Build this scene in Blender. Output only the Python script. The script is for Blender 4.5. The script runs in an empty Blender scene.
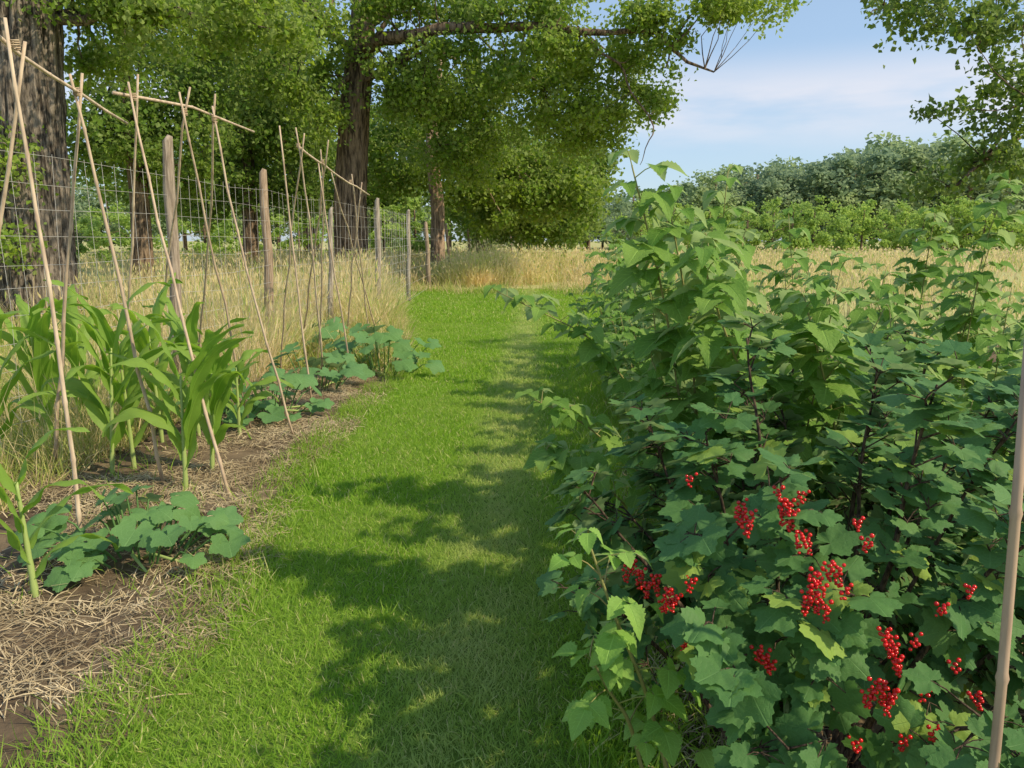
import bpy, math, random
import numpy as np
from mathutils import Vector, noise as mnoise
random.seed(7); rng=np.random.default_rng(7)
scene=bpy.context.scene; col=scene.collection
F=770.0; PT=math.radians(10.6); H=1.5
CP=np.array([0,0,H])
def ray(px,py):
    a=(px-512)/F; b=(384-py)/F
    return np.array([a, math.cos(PT)+b*math.sin(PT), -math.sin(PT)+b*math.cos(PT)])
def at(px,py,Y):
    d=ray(px,py); return CP+d*(Y/d[1])
def gnd(px,py):
    d=ray(px,py); return CP+d*(-H/d[2])
def nrm(a):
    a=np.asarray(a,float); return a/np.maximum(np.linalg.norm(a,axis=-1,keepdims=True),1e-9)
def frame(D,N):
    D=nrm(D); R=nrm(np.cross(D,N)); return R,D,np.cross(R,D)
# ------------------------------------------------------------ mesh builder
class Tm:
    def __init__(s,V,faces,U):
        s.V=np.array(V,float); s.L=np.concatenate([np.array(f) for f in faces]); s.T=np.array([len(f) for f in faces]); s.U=np.array(U,float)
class MB:
    def __init__(s): s.v=[];s.l=[];s.t=[];s.u=[];s.n=0
    def inst(s,t,P,R,D,N,S):
        P=np.atleast_2d(P); m=len(P); S=np.asarray(S,float)
        if S.ndim<=1: S=np.repeat(np.broadcast_to(S,(m,))[:,None],3,1)
        R=np.atleast_2d(R);D=np.atleast_2d(D);N=np.atleast_2d(N)
        W=P[:,None,:]+t.V[None,:,0,None]*(S[:,0,None]*R)[:,None,:]+t.V[None,:,1,None]*(S[:,1,None]*D)[:,None,:]+t.V[None,:,2,None]*(S[:,2,None]*N)[:,None,:]
        n=len(t.V)
        s.v.append(W.reshape(-1,3)); s.l.append((t.L[None]+s.n+np.arange(m)[:,None]*n).ravel())
        s.t.append(np.tile(t.T,m)); s.u.append(np.tile(t.U[t.L],(m,1))); s.n+=m*n
    def raw(s,V,faces,U):
        t=Tm(V,faces,U); s.v.append(t.V); s.l.append(t.L+s.n); s.t.append(t.T); s.u.append(t.U[t.L]); s.n+=len(t.V)
    def tube(s,pts,rad,seg=6,cap=True,disp=None):
        pts=np.asarray(pts,float); k=len(pts); rad=np.broadcast_to(np.asarray(rad,float),(k,))
        tg=nrm(np.gradient(pts,axis=0)); ref=np.array([1.,0,0]) if abs(tg[0][0])<.8 else np.array([0,1.,0])
        V=[];U=[];ln=0
        for i in range(k):
            a=ref-tg[i]*np.dot(ref,tg[i]); a=a/np.linalg.norm(a); ref=a; b=np.cross(tg[i],a)
            if i: ln+=np.linalg.norm(pts[i]-pts[i-1])
            for j in range(seg):
                th=2*math.pi*j/seg; r=rad[i]
                if disp: r*=disp(th,ln)
                V.append(pts[i]+r*(a*math.cos(th)+b*math.sin(th))); U.append((j/seg,ln))
        f=[]
        for i in range(k-1):
            for j in range(seg):
                j2=(j+1)%seg; f.append((i*seg+j,i*seg+j2,(i+1)*seg+j2,(i+1)*seg+j))
        if cap: f.append(tuple(range(seg))[::-1]); f.append(tuple((k-1)*seg+j for j in range(seg)))
        s.raw(V,f,U)
    def build(s,name,mat,parent=None,smooth=True,off=None):
        me=bpy.data.meshes.new(name)
        V=np.concatenate(s.v); 
        if off is not None: V=V-np.asarray(off)
        L=np.concatenate(s.l).astype(np.int32); T=np.concatenate(s.t).astype(np.int32); U=np.concatenate(s.u)
        me.vertices.add(len(V)); me.vertices.foreach_set('co',V.astype(np.float32).ravel())
        me.loops.add(len(L)); me.loops.foreach_set('vertex_index',L)
        me.polygons.add(len(T)); st=np.concatenate([[0],np.cumsum(T)[:-1]]).astype(np.int32)
        me.polygons.foreach_set('loop_start',st)
        me.update(calc_edges=True)
        uv=me.uv_layers.new(name='UVMap'); uv.data.foreach_set('uv',U.astype(np.float32).ravel())
        me.polygons.foreach_set('use_smooth',np.full(len(T),smooth))
        me.materials.append(mat)
        o=bpy.data.objects.new(name,me); col.objects.link(o)
        if parent: o.parent=parent
        return o
def tag(o,label,cat,group=None,kind=None):
    o['label']=label; o['category']=cat
    if group: o['group']=group
    if kind: o['kind']=kind
    return o
def empty(name,loc,label=None,cat=None,group=None):
    o=bpy.data.objects.new(name,None); col.objects.link(o); o.location=tuple(loc); o.empty_display_size=.1
    if label: tag(o,label,cat,group)
    return o
def dup(root,loc,rz,sc,label=None,group=None):
    r=root.copy(); col.objects.link(r); r.location=tuple(loc); r.rotation_euler=(0,0,rz); r.scale=sc if hasattr(sc,'__len__') else (sc,sc,sc)
    if label: r['label']=label
    if group: r['group']=group
    for ch in list(root.children):
        c=ch.copy(); col.objects.link(c); c.parent=r
    return r
# ------------------------------------------------------------ materials
class NT:
    def __init__(s,name):
        s.m=bpy.data.materials.new(name); s.m.use_nodes=True; s.t=s.m.node_tree; s.t.nodes.clear()
        s.out=s.n('ShaderNodeOutputMaterial')
    def n(s,ty,**k):
        x=s.t.nodes.new(ty)
        for a,b in k.items(): setattr(x,a,b)
        return x
    def set(s,inp,v):
        if hasattr(v,'is_linked') or isinstance(v,bpy.types.NodeSocket): s.t.links.new(v,inp)
        elif isinstance(v,(tuple,list)) and len(v)==3 and inp.type=='RGBA': inp.default_value=(*v,1)
        else: inp.default_value=v
    def mix(s,f,a,b,bt='MIX'):
        x=s.n('ShaderNodeMix',data_type='RGBA',blend_type=bt); s.set(x.inputs[0],f); s.set(x.inputs[6],a); s.set(x.inputs[7],b); return x.outputs[2]
    def math(s,op,a,b=0.,clamp=False):
        x=s.n('ShaderNodeMath',operation=op,use_clamp=clamp); s.set(x.inputs[0],a); s.set(x.inputs[1],b); return x.outputs[0]
    def noise(s,vec,scale,detail=4,rough=.55):
        x=s.n('ShaderNodeTexNoise'); x.inputs['Scale'].default_value=scale; x.inputs['Detail'].default_value=detail; x.inputs['Roughness'].default_value=rough
        if vec is not None: s.set(x.inputs['Vector'],vec)
        return x.outputs[0]
    def rng(s,v,a,b,c=0.,d=1.):
        x=s.n('ShaderNodeMapRange'); s.set(x.inputs[0],v)
        for i,q in enumerate((a,b,c,d)): x.inputs[1+i].default_value=q
        return x.outputs[0]
    def mapping(s,vec,sc):
        x=s.n('ShaderNodeMapping'); s.set(x.inputs[0],vec); x.inputs['Scale'].default_value=sc; return x.outputs[0]
    def bump(s,h,st,dist=.01):
        x=s.n('ShaderNodeBump'); x.inputs['Strength'].default_value=st; x.inputs['Distance'].default_value=dist; s.set(x.inputs['Height'],h); return x.outputs[0]
    def bsdf(s,c,rough=.5,spec=.4,normal=None):
        x=s.n('ShaderNodeBsdfPrincipled'); s.set(x.inputs['Base Color'],c); s.set(x.inputs['Roughness'],rough); x.inputs['Specular IOR Level'].default_value=spec
        if normal is not None: s.set(x.inputs['Normal'],normal)
        return x
    def fin(s,sh): s.t.links.new(sh,s.out.inputs[0]); return s.m
def leaf_mat(name,c1,c2,c3=None,under=None,trans=.3,rough=.5,vein=0.,vn=7,vs=2.2,patch=1.2,spec=.35,bumpst=.4,dry=None,drya=.08,stripes=0,tv=1.6,worn=None):
    t=NT(name); geo=t.n('ShaderNodeNewGeometry'); isl=geo.outputs['Random Per Island']; pos=geo.outputs['Position']
    c=t.mix(isl,c1,c2)
    if c3: c=t.mix(t.rng(t.noise(pos,patch,2),.42,.66),c,c3)
    if worn:
        sp=t.n('ShaderNodeSeparateXYZ'); t.t.links.new(pos,sp.inputs[0])
        d=t.math('ADD',t.math('SUBTRACT',sp.outputs[0],t.math('MULTIPLY',sp.outputs[1],.035)),.24)
        k=t.rng(t.math('ABSOLUTE',d),.06,.36,1.,0.)
        k=t.math('MULTIPLY',k,t.rng(t.noise(pos,2.6,3),.3,.62,.2,.8)); c=t.mix(k,c,worn)
    if dry:
        r2=t.math('FRACT',t.math('MULTIPLY',isl,37.7)); c=t.mix(t.math('LESS_THAN',r2,drya),c,dry)
    nor=None
    if vein>0:
        uv=t.n('ShaderNodeUVMap'); sp=t.n('ShaderNodeSeparateXYZ'); t.t.links.new(uv.outputs[0],sp.inputs[0]); u=sp.outputs[0]; v=sp.outputs[1]
        mid=t.math('SUBTRACT',1.,t.math('MULTIPLY',u,14.),True)
        if stripes:
            q=t.math('FRACT',t.math('MULTIPLY',u,stripes))
        else:
            q=t.math('FRACT',t.math('SUBTRACT',t.math('MULTIPLY',v,float(vn)),t.math('MULTIPLY',u,vs)))
        sd=t.math('ABSOLUTE',t.math('SUBTRACT',q,.5))
        side=t.rng(sd,.40,.5,0.,.6)
        vv=t.math('MAXIMUM',mid,side)
        c=t.mix(t.math('MULTIPLY',vv,vein),c,tuple(min(1,x*1.9+.03) for x in c2))
        quilt=t.math('SUBTRACT',t.noise(pos,90,1),vv)
        nor=t.bump(quilt,bumpst,.004)
    if under: c=t.mix(geo.outputs['Backfacing'],c,under)
    p=t.bsdf(c,rough,spec,nor)
    if trans>0:
        tr=t.n('ShaderNodeBsdfTranslucent')
        hs=t.n('ShaderNodeHueSaturation'); hs.inputs['Value'].default_value=tv; hs.inputs['Hue'].default_value=.49; hs.inputs['Saturation'].default_value=1.08; t.set(hs.inputs['Color'],c); t.set(tr.inputs[0],hs.outputs[0])
        mx=t.n('ShaderNodeMixShader'); mx.inputs[0].default_value=trans; t.t.links.new(p.outputs[0],mx.inputs[1]); t.t.links.new(tr.outputs[0],mx.inputs[2])
        return t.fin(mx.outputs[0])
    return t.fin(p.outputs[0])
def bark_mat(name,dark,light,sc=(5,5,.8),bst=.8,dist=.05,vary=None):
    t=NT(name); tc=t.n('ShaderNodeTexCoord'); v=t.mapping(tc.outputs['Object'],sc)
    n1=t.noise(v,2.2,6,.65); n2=t.noise(tc.outputs['Object'],1.3,3)
    c=t.mix(t.rng(n1,.42,.58),dark,light)
    if vary: c=t.mix(t.n('ShaderNodeObjectInfo').outputs['Random'],c,t.mix(t.rng(n1,.38,.62),tuple(x*.4 for x in vary),vary))
    c=t.mix(t.rng(n2,.45,.7,0,.4),c,tuple(x*.6 for x in light))
    return t.fin(t.bsdf(c,.9,.15,t.bump(n1,bst,dist)).outputs[0])
def soil_mat(name,a,b,c3,scale=9):
    t=NT(name); g=t.n('ShaderNodeNewGeometry').outputs['Position']
    n1=t.noise(g,scale,8,.65); n2=t.noise(g,1.4,4)
    c=t.mix(t.rng(n1,.35,.65),a,b); c=t.mix(t.rng(n2,.4,.65),c,c3)
    return t.fin(t.bsdf(c,.95,.1,t.bump(n1,.8,.03)).outputs[0])
def bamboo_mat(name,a,b,d):
    t=NT(name); g=t.n('ShaderNodeNewGeometry').outputs['Position']
    oi=t.n('ShaderNodeObjectInfo').outputs['Random']
    c=t.mix(oi,a,b); c=t.mix(t.rng(t.noise(t.mapping(g,(30,30,4)),1.5,5),.42,.7,0,.9),c,d)
    return t.fin(t.bsdf(c,.6,.3).outputs[0])
M={}
M['lawn']=leaf_mat('lawn_blades',(.165,.32,.034),(.30,.46,.065),(.27,.41,.07),trans=.44,rough=.6,patch=1.0,dry=(.58,.56,.26),drya=.07,spec=.15,worn=(.46,.51,.20))
M['longgrass']=leaf_mat('long_green_blades',(.20,.31,.045),(.35,.42,.10),(.44,.41,.17),trans=.35,patch=.8,dry=(.62,.51,.28),drya=.28,spec=.2)
M['meadow']=leaf_mat('dry_meadow_blades',(.57,.47,.26),(.76,.64,.40),(.50,.45,.20),trans=.35,patch=.6,rough=.7,dry=(.32,.40,.12),drya=.22,spec=.15)
M['weed']=leaf_mat('weedy_green_blades',(.40,.48,.13),(.58,.58,.23),(.68,.59,.32),trans=.45,patch=.9,rough=.6,dry=(.74,.64,.39),drya=.3,spec=.15)
M['straw']=leaf_mat('straw',(.38,.30,.17),(.62,.51,.33),(.24,.18,.105),trans=0,patch=2.5,rough=.75,spec=.15)
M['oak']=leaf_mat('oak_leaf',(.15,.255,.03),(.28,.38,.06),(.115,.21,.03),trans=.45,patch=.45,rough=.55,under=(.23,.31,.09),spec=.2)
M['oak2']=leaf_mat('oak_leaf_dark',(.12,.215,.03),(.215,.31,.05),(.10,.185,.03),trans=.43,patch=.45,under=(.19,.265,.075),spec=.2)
M['ash']=leaf_mat('ash_leaf',(.10,.18,.028),(.18,.27,.05),None,trans=.40,under=(.16,.23,.07),spec=.2)
M['far']=leaf_mat('hazed_far_leaf',(.26,.35,.19),(.34,.42,.21),(.23,.315,.18),trans=.45,patch=.08,rough=.95,spec=0)  # aerial haze is put into the leaf colour: paler and greyer than real foliage
M['fardark']=leaf_mat('hazed_far_leaf_dark',(.22,.30,.185),(.28,.35,.20),(.20,.28,.18),trans=.45,patch=.08,rough=.95,spec=0)  # darker far green, distance haze likewise mixed into its colour
M['shrub']=leaf_mat('shrub_leaf',(.27,.40,.095),(.37,.48,.135),(.24,.355,.10),trans=.45,patch=.2,rough=.8,spec=.1)
M['rasp']=leaf_mat('raspberry_leaf',(.125,.26,.045),(.22,.36,.075),(.165,.305,.058),under=(.29,.40,.17),trans=.40,vein=.45,vn=8,vs=2.4,rough=.6,bumpst=.6,spec=.2)
M['raspl']=leaf_mat('young_raspberry_leaf',(.20,.385,.07),(.28,.46,.11),None,under=(.33,.44,.2),trans=.38,vein=.4,vn=8,vs=2.4,rough=.6,bumpst=.5,spec=.2)
M['curr']=leaf_mat('currant_leaf',(.068,.18,.064),(.135,.26,.084),(.095,.215,.062),under=(.20,.30,.13),trans=.34,vein=.24,vn=5,vs=1.6,rough=.6,spec=.2,bumpst=.4,dry=(.26,.39,.08),drya=.08)
M['squash']=leaf_mat('squash_leaf',(.10,.23,.085),(.16,.30,.105),(.13,.26,.075),under=(.22,.32,.13),trans=.3,vein=.28,vn=4,vs=1.4,rough=.6,bumpst=.4,spec=.22)
M['corn']=leaf_mat('corn_leaf',(.13,.28,.04),(.25,.40,.06),(.19,.33,.045),under=(.23,.37,.07),trans=.45,vein=.4,rough=.48,stripes=7,bumpst=.3,spec=.28,patch=6)
M['cornstalk']=leaf_mat('corn_stalk',(.30,.41,.12),(.37,.46,.16),None,trans=.1,rough=.45)
M['cane']=leaf_mat('raspberry_cane',(.23,.29,.08),(.26,.21,.09),None,trans=0,rough=.6)
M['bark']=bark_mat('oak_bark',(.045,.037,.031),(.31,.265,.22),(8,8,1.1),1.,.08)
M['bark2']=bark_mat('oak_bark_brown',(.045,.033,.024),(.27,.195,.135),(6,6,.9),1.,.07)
M['bark3']=bark_mat('pale_bark',(.12,.085,.06),(.46,.33,.23),(6,6,.9),1.,.07)
M['stem']=bark_mat('currant_stem',(.035,.025,.018),(.12,.085,.06),(60,60,20),.5,.004)
M['post']=bark_mat('weathered_post',(.20,.17,.135),(.44,.39,.33),(30,30,2.),.4,.01,(.42,.30,.20))
M['bamboo']=bamboo_mat('bamboo_cane',(.53,.41,.29),(.63,.51,.37),(.33,.23,.165))
M['stake']=bamboo_mat('bamboo_stake',(.44,.32,.23),(.44,.32,.23),(.26,.18,.13))
M['tie']=bamboo_mat('jute_tie',(.45,.35,.23),(.45,.35,.23),(.3,.2,.12))
t=NT('fence_wire'); M['wire']=t.fin(t.bsdf((.55,.53,.50),.6,.3).outputs[0])
t=NT('red_currant'); g=t.n('ShaderNodeNewGeometry')
pb=t.bsdf(t.mix(g.outputs['Random Per Island'],(.42,.003,.006),(.68,.010,.011)),.14,.55)
M['berry']=t.fin(pb.outputs[0])
M['soil']=soil_mat('soil',(.045,.032,.022),(.135,.098,.065),(.21,.158,.10))
M['soil2']=soil_mat('shaded_soil',(.05,.035,.022),(.13,.09,.06),(.19,.14,.085))
M['lawnbase']=soil_mat('lawn_base',(.10,.17,.025),(.16,.25,.04),(.19,.26,.055),25)
M['ground']=soil_mat('field',(.24,.29,.08),(.50,.43,.22),(.44,.42,.18),3)
# ------------------------------------------------------------ templates
BL=[Tm([(-.5,0,0),(.5,0,0),(-.42,.45,b*.2),(.42,.45,b*.2),(0,1-.3*b*b,b)],[(0,1,3,2),(2,3,4)],[(0,0),(0,0),(0,.5),(0,.5),(0,1)]) for b in (.12,.4,.75)]
TL=Tm([(0,0,0),(.42,.45,.10),(0,1,-.12),(-.42,.45,.10)],[(0,1,2),(0,2,3)],[(0,0),(1,.5),(0,1),(1,.5)])
STR=Tm([(-.5,0,0),(.5,0,0),(-.5,.5,.05),(.5,.5,.05),(-.4,1,0),(.4,1,0)],[(0,1,3,2),(2,3,5,4)],[(0,0)]*6)
HEAD=Tm([(0,0,0),(.5,.35,.2),(0,1,0),(-.5,.35,-.2)],[(0,1,2),(0,2,3)],[(0,0)]*4)
def ovate(n,wmax,curl,fold,ser=.12):
    V=[];U=[];f=[]
    for i in range(n+1):
        v=i/n; w=wmax*(math.sin(math.pi*min(1,v**.62))**.95*(1.12-.22*v) if 0<v<1 else 0)*(1+(ser if i%2 else -ser))
        z=-curl*v*v
        for s in (-1,-.5,0,.5,1):
            V.append((s*w,v-(.035*abs(s) if i%2 else 0),z+fold*w*abs(s)-.06*abs(s)**2*math.sin(v*9)*wmax)); U.append((abs(s),v))
    for i in range(n):
        for k in range(4):
            a=i*5+k; f.append((a,a+1,a+6,a+5))
    return Tm(V,f,U)
OV=[ovate(15,.35,.12,.3),ovate(15,.39,.28,.2),ovate(15,.33,.42,.45)]
def palmate(lobes,amp,n,cup,seed,ser=.05,back=150,wave=.03,pw=1.2):
    r_=random.Random(seed); V=[(0,0,0)];U=[(0,0)];f=[]
    ring=[]
    for i in range(n+1):
        th=-back+2*back*i/n
        best=min(lobes,key=lambda l:abs(th-l[0])/l[2]); d=abs(th-best[0])/best[2]
        r=0
        for l in lobes:
            dd=abs(th-l[0])/l[2]; r=max(r,l[1]*(1-amp*min(1,dd)**pw)) if dd<=1.0 else max(r,l[1]*(1-amp)*.9*max(0,1-(dd-1)*.8))
        r=max(r,.25)*(1+(ser if i%2 else -ser)+r_.uniform(-.02,.02))
        ring.append((math.radians(th),r,min(1,d)))
    for fr in (.35,.7,1.):
        for th,r,d in ring:
            rr=r*fr; z=cup*(fr**2)*(.6+.4*math.cos(th*2+seed))-wave*fr*(.5-d)+ .03*fr*fr*math.sin(th*5+seed)
            V.append((rr*math.sin(th),rr*math.cos(th),z)); U.append((d,fr))
    m=n+1
    for i in range(n):
        f.append((0,1+i+1,1+i))
        for k in range(2):
            a=1+k*m+i; f.append((a,a+1,a+1+m,a+m))
    return Tm(V,f,U)
CL=[(0,1.,34),(58,.88,32),(-58,.88,32),(115,.62,34),(-115,.62,34)]
CUR=[palmate(CL,.38,44,c,s) for c,s in ((-.15,1),(.10,2),(-.28,3),(.02,4))]
SL=[(0,1.,38),(66,.9,36),(-66,.9,36),(128,.8,36),(-128,.8,36)]
SQ=[palmate(SL,.34,48,c,s,.035,166,.04,1.0) for c,s in ((-.2,1),(.12,2),(-.32,5))]
def icos():
    import bmesh
    bm=bmesh.new(); bmesh.ops.create_icosphere(bm,subdivisions=2,radius=1); bm.verts.ensure_lookup_table()
    V=[tuple(v.co) for v in bm.verts]; f=[tuple(v.index for v in x.verts) for x in bm.faces]; bm.free(); return Tm(V,f,[(0,0)]*len(V))
ICO=icos()
# ------------------------------------------------------------ ground
def grid(name,xl,xr,ys,nx,z,mat,label=None,kind='structure',zf=None):
    V=[];U=[];f=[]
    for i,y in enumerate(ys):
        for j in range(nx+1):
            s=j/nx; x=xl(y)*(1-s)+xr(y)*s
            V.append((x,y,z+(zf(x,y,s) if zf else 0))); U.append((x,y))
    for i in range(len(ys)-1):
        for j in range(nx):
            a=i*(nx+1)+j; f.append((a,a+1,a+nx+2,a+nx+1))
    b=MB(); b.raw(V,f,U); o=b.build(name,mat); o['kind']=kind; return o
grid('ground',lambda y:-700,lambda y:700,np.linspace(-300,900,25),24,0,M['ground'])
_l=np.array([gnd(*p)[:2] for p in [(75,760),(140,700),(195,640),(240,575),(268,520),(305,465),(348,425),(388,385),(412,360),(410,335),(402,315),(392,300),(380,292)]])
def LX(y): return float(np.interp(y,np.concatenate([[-3],_l[:,1]]),np.concatenate([[_l[0,0]-.2],_l[:,0]])))
def RX(y): return float(np.interp(y,[-3,2,4,9,14,18,24],[.55,.55,.75,1.0,1.6,3.2,5.]))
LEND=float(_l[-1,1])
grid('lawn_path',LX,RX,np.linspace(-3,LEND,70),10,.004,M['lawnbase'])
def bz(x,y,s): return .03*max(0,mnoise.noise(Vector((x*2.2,y*2.2,1)))+.4)*min(1,4*s*(1-s)*2)+.012*abs(mnoise.noise(Vector((x*14,y*14,3))))
BLX=lambda y: float(np.interp(y,[-1,4,8,14],[-3.5,-3.5,-3.3,-3.0]))
grid('vegetable_bed',BLX,lambda y:LX(y)+.10,np.linspace(.5,10.0,160),50,.010,M['soil'],zf=bz)
grid('fruit_bed',lambda y:RX(y)-.10,lambda y:7.0,np.linspace(.3,11,100),70,.010,M['soil2'],zf=bz)
# ------------------------------------------------------------ grass
def blades(mb,n,xf,y0,y1,hl,wd,lean=.35,accept=None,z=.004):
    y=rng.uniform(y0,y1,n); s=rng.uniform(0,1,n)
    xl=np.array([xf(v)[0] for v in y]); xr=np.array([xf(v)[1] for v in y]); x=xl+(xr-xl)*s
    if accept is not None:
        k=accept(x,y); x=x[k];y=y[k]; n=len(x)
    P=np.stack([x,y,np.full(n,z)],1)
    D=np.stack([rng.normal(0,lean,n),rng.normal(0,lean,n),np.ones(n)],1)
    a=rng.uniform(0,2*math.pi,n); N=np.stack([np.cos(a),np.sin(a),np.zeros(n)],1)
    R,D,N=frame(D,N); ln=rng.uniform(hl[0],hl[1],n)*rng.uniform(.7,1,n); w=rng.uniform(.7,1.2,n)*wd
    S=np.stack([w,ln,ln],1); k=rng.integers(0,3,n)
    for i in range(3):
        q=k==i; mb.inst(BL[i],P[q],R[q],D[q],N[q],S[q])
    return P+D*ln[:,None]*.95,D,N
def hsh(x,y,sc,seed): 
    return np.array([mnoise.noise(Vector((a*sc,b*sc,seed))) for a,b in zip(x,y)])
clump=lambda sc,sd,th: (lambda x,y: hsh(x,y,sc,sd)+rng.normal(0,.12,len(x))>th)
g=MB(); xf=lambda y:(LX(y)-.05,RX(y)+.05)
blades(g,70000,xf,1.5,4.2,(.025,.06),.0035,.6)
blades(g,70000,xf,4.2,8,(.025,.06),.0055,.55)
blades(g,52000,xf,8,14,(.03,.07),.010,.5)
blades(g,55000,xf,14,LEND+1,(.04,.09),.018,.45)
blades(g,10000,xf,1.5,6,(.05,.11),.0045,.55,clump(2.2,9.,.12))
# taller unmown fringe along both edges
blades(g,8500,lambda y:(LX(y)-.18,LX(y)+.18),1.6,9,(.06,.17),.005,.5,clump(1.6,3.,-.12))
blades(g,9000,lambda y:(RX(y)-.35,RX(y)+.15),1.6,11,(.08,.20),.005,.5)
blades(g,3000,lambda y:(-3.4,LX(y)-.2),2.6,9,(.06,.20),.005,.5,clump(1.1,13.,.2))
tag(g.build('lawn_grass',M['lawn'],smooth=False),'short mown green grass of the path between the two beds','grass',kind='stuff')
g=MB()
blades(g,16000,lambda y:(-5.5,-2.75),3.2,9,(.12,.45),.007,.45)
blades(g,13000,lambda y:(-4.2,LX(y)-.05),8.6,16,(.12,.6),.011,.45)
blades(g,6000,lambda y:(-3.4,LX(y)-.1),15,LEND+1,(.15,.5),.018,.45)
blades(g,14000,lambda y:(-12,-4),6,16,(.15,.6),.014,.45)
blades(g,5000,lambda y:(LX(y)-.5,RX(y)+.3),LEND-1.5,LEND+1.5,(.1,.45),.018,.45,clump(.6,21.,.0))
tag(g.build('rough_grass',M['longgrass'],smooth=False),'rough green and straw coloured grass at the foot of the wire fence','grass',kind='stuff')
def tall(mb,n,xf,y0,y1,h,w,acc=None,hd=.3):
    tip,D,N=blades(mb,n,xf,y0,y1,h,w,.28,acc)
    k=rng.random(len(tip))<hd; R,DD,NN=frame(D[k],N[k]); m=k.sum()
    mb.inst(HEAD,tip[k]-DD*.04,R,DD,NN,np.stack([np.full(m,w*2.6),rng.uniform(.08,.18,m),np.full(m,w*2.6)],1))
g=MB()
tall(g,2600,lambda y:(-4.2,-2.75),4.5,7,(.4,.9),.005,clump(.9,2.,.0))
tall(g,8000,lambda y:(-4.4,-2.6),7,12,(.4,1.25),.0055,clump(.8,2.5,-.12))
tall(g,12500,lambda y:(-4.6,LX(y)-.35),11,24,(.45,1.4),.009,clump(.5,4.,-.15))
tall(g,15000,lambda y:(-14,-4),10,26,(.4,1.15),.012,clump(.3,4.4,-.15))
tall(g,11000,lambda y:(-12,6.5),24.5,29,(.3,.95),.020,clump(.35,6.,-.1))
tall(g,15000,lambda y:(-12,8),28,38,(.6,1.4),.022,clump(.25,7.,-.22))
tall(g,8000,lambda y:(RX(y)+.3,16),11,36,(.4,.95),.020,clump(.3,7.7,-.2))
tall(g,20000,lambda y:(-30,40),36,64,(.6,1.2),.05,clump(.12,8.,-.3))
tag(g.build('meadow_grass',M['meadow'],smooth=False),'tall dry beige meadow grass gone to seed along the fence and beyond the path','grass',kind='stuff')
g=MB()
def mound(cx,cy,r,n,h,w):
    a=rng.uniform(0,6.28,n); q=r*np.sqrt(rng.random(n)); fx=cx+q*np.cos(a); fy=cy+q*np.sin(a)
    P=np.stack([fx,fy,np.zeros(n)],1); D=np.stack([rng.normal(0,.3,n)+(fx-cx)/r*.45,rng.normal(0,.3,n)+(fy-cy)/r*.45,np.ones(n)],1); aa=rng.uniform(0,6.28,n)
    N=np.stack([np.cos(aa),np.sin(aa),np.zeros(n)],1); R,D,N=frame(D,N); ln=h*rng.uniform(.3,1.05,n)*(1-.5*(q/r)**2); S=np.stack([np.full(n,w),ln,ln],1)
    g.inst(BL[1],P,R,D,N,S); tp=P+D*ln[:,None]*.9; k=rng.random(n)<.5; m=k.sum()
    g.inst(HEAD,tp[k],R[k],D[k],N[k],np.stack([np.full(m,w*2.2),rng.uniform(.06,.14,m),np.full(m,w*2.2)],1))
for _ in range(30):
    Y=random.uniform(25.3,29.5); px=random.gauss(485,24); p=at(px,250,Y); mound(p[0],Y,random.uniform(.4,.8),280,random.uniform(1.1,1.9)*(1.1-abs(px-485)/90),.022)
for px,Y,r,n,h in ((535,31,1.2,900,1.5),(578,33,1.2,900,1.3),(378,15.5,.45,500,1.0),(352,12.5,.45,500,1.0),(300,9.5,.4,400,.9),(240,8.6,.4,400,.9)):
    p=at(px,250,Y); mound(p[0],Y,r,n,h,.020 if Y>16 else .009)
tag(g.build('weed_growth',M['weed'],smooth=False),'green weedy mounds standing in the dry meadow grass left of the path end','weeds',kind='stuff')
# straw mulch
def straw(n,xf,y0,y1,name,label,zf,wd=.0035,th=-.15):
    mb=MB(); y=rng.uniform(y0,y1,n); s=rng.uniform(0,1,n); x=np.array([xf(v)[0] for v in y])*(1-s)+np.array([xf(v)[1] for v in y])*s
    dn=hsh(x,y,1.3,5.)+.5*hsh(x,y,4.,6.); k=(dn+rng.normal(0,.2,n))>th; x=x[k];y=y[k];s=s[k];n=len(x)
    z=np.array([zf(a,b,c) for a,b,c in zip(x,y,s)])+rng.uniform(.012,.035,n)
    a=rng.uniform(0,2*math.pi,n); D=np.stack([np.cos(a),np.sin(a),rng.normal(0,.14,n)],1); N=np.tile([0,0,1.],(n,1))+rng.normal(0,.3,(n,3))
    R,D,N=frame(D,N); mb.inst(STR,np.stack([x,y,z],1),R,D,N,np.stack([rng.uniform(.4,1.4,n)*wd,rng.uniform(.03,.15,n),rng.uniform(.03,.4,n)],1))
    return tag(mb.build(name,M['straw'],smooth=False),label,'straw',kind='stuff')
straw(52000,lambda y:(-3.3,LX(y)+.10),1.6,9.5,'straw_mulch','loose straw mulch on the soil under the corn and bean poles',bz,.0034,-.08)
straw(14000,lambda y:(RX(y)-.12,2.6),1.2,5,'straw_mulch','pale straw mulch on the soil under the currant and raspberry bushes',bz,.0035,-.4)
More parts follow.
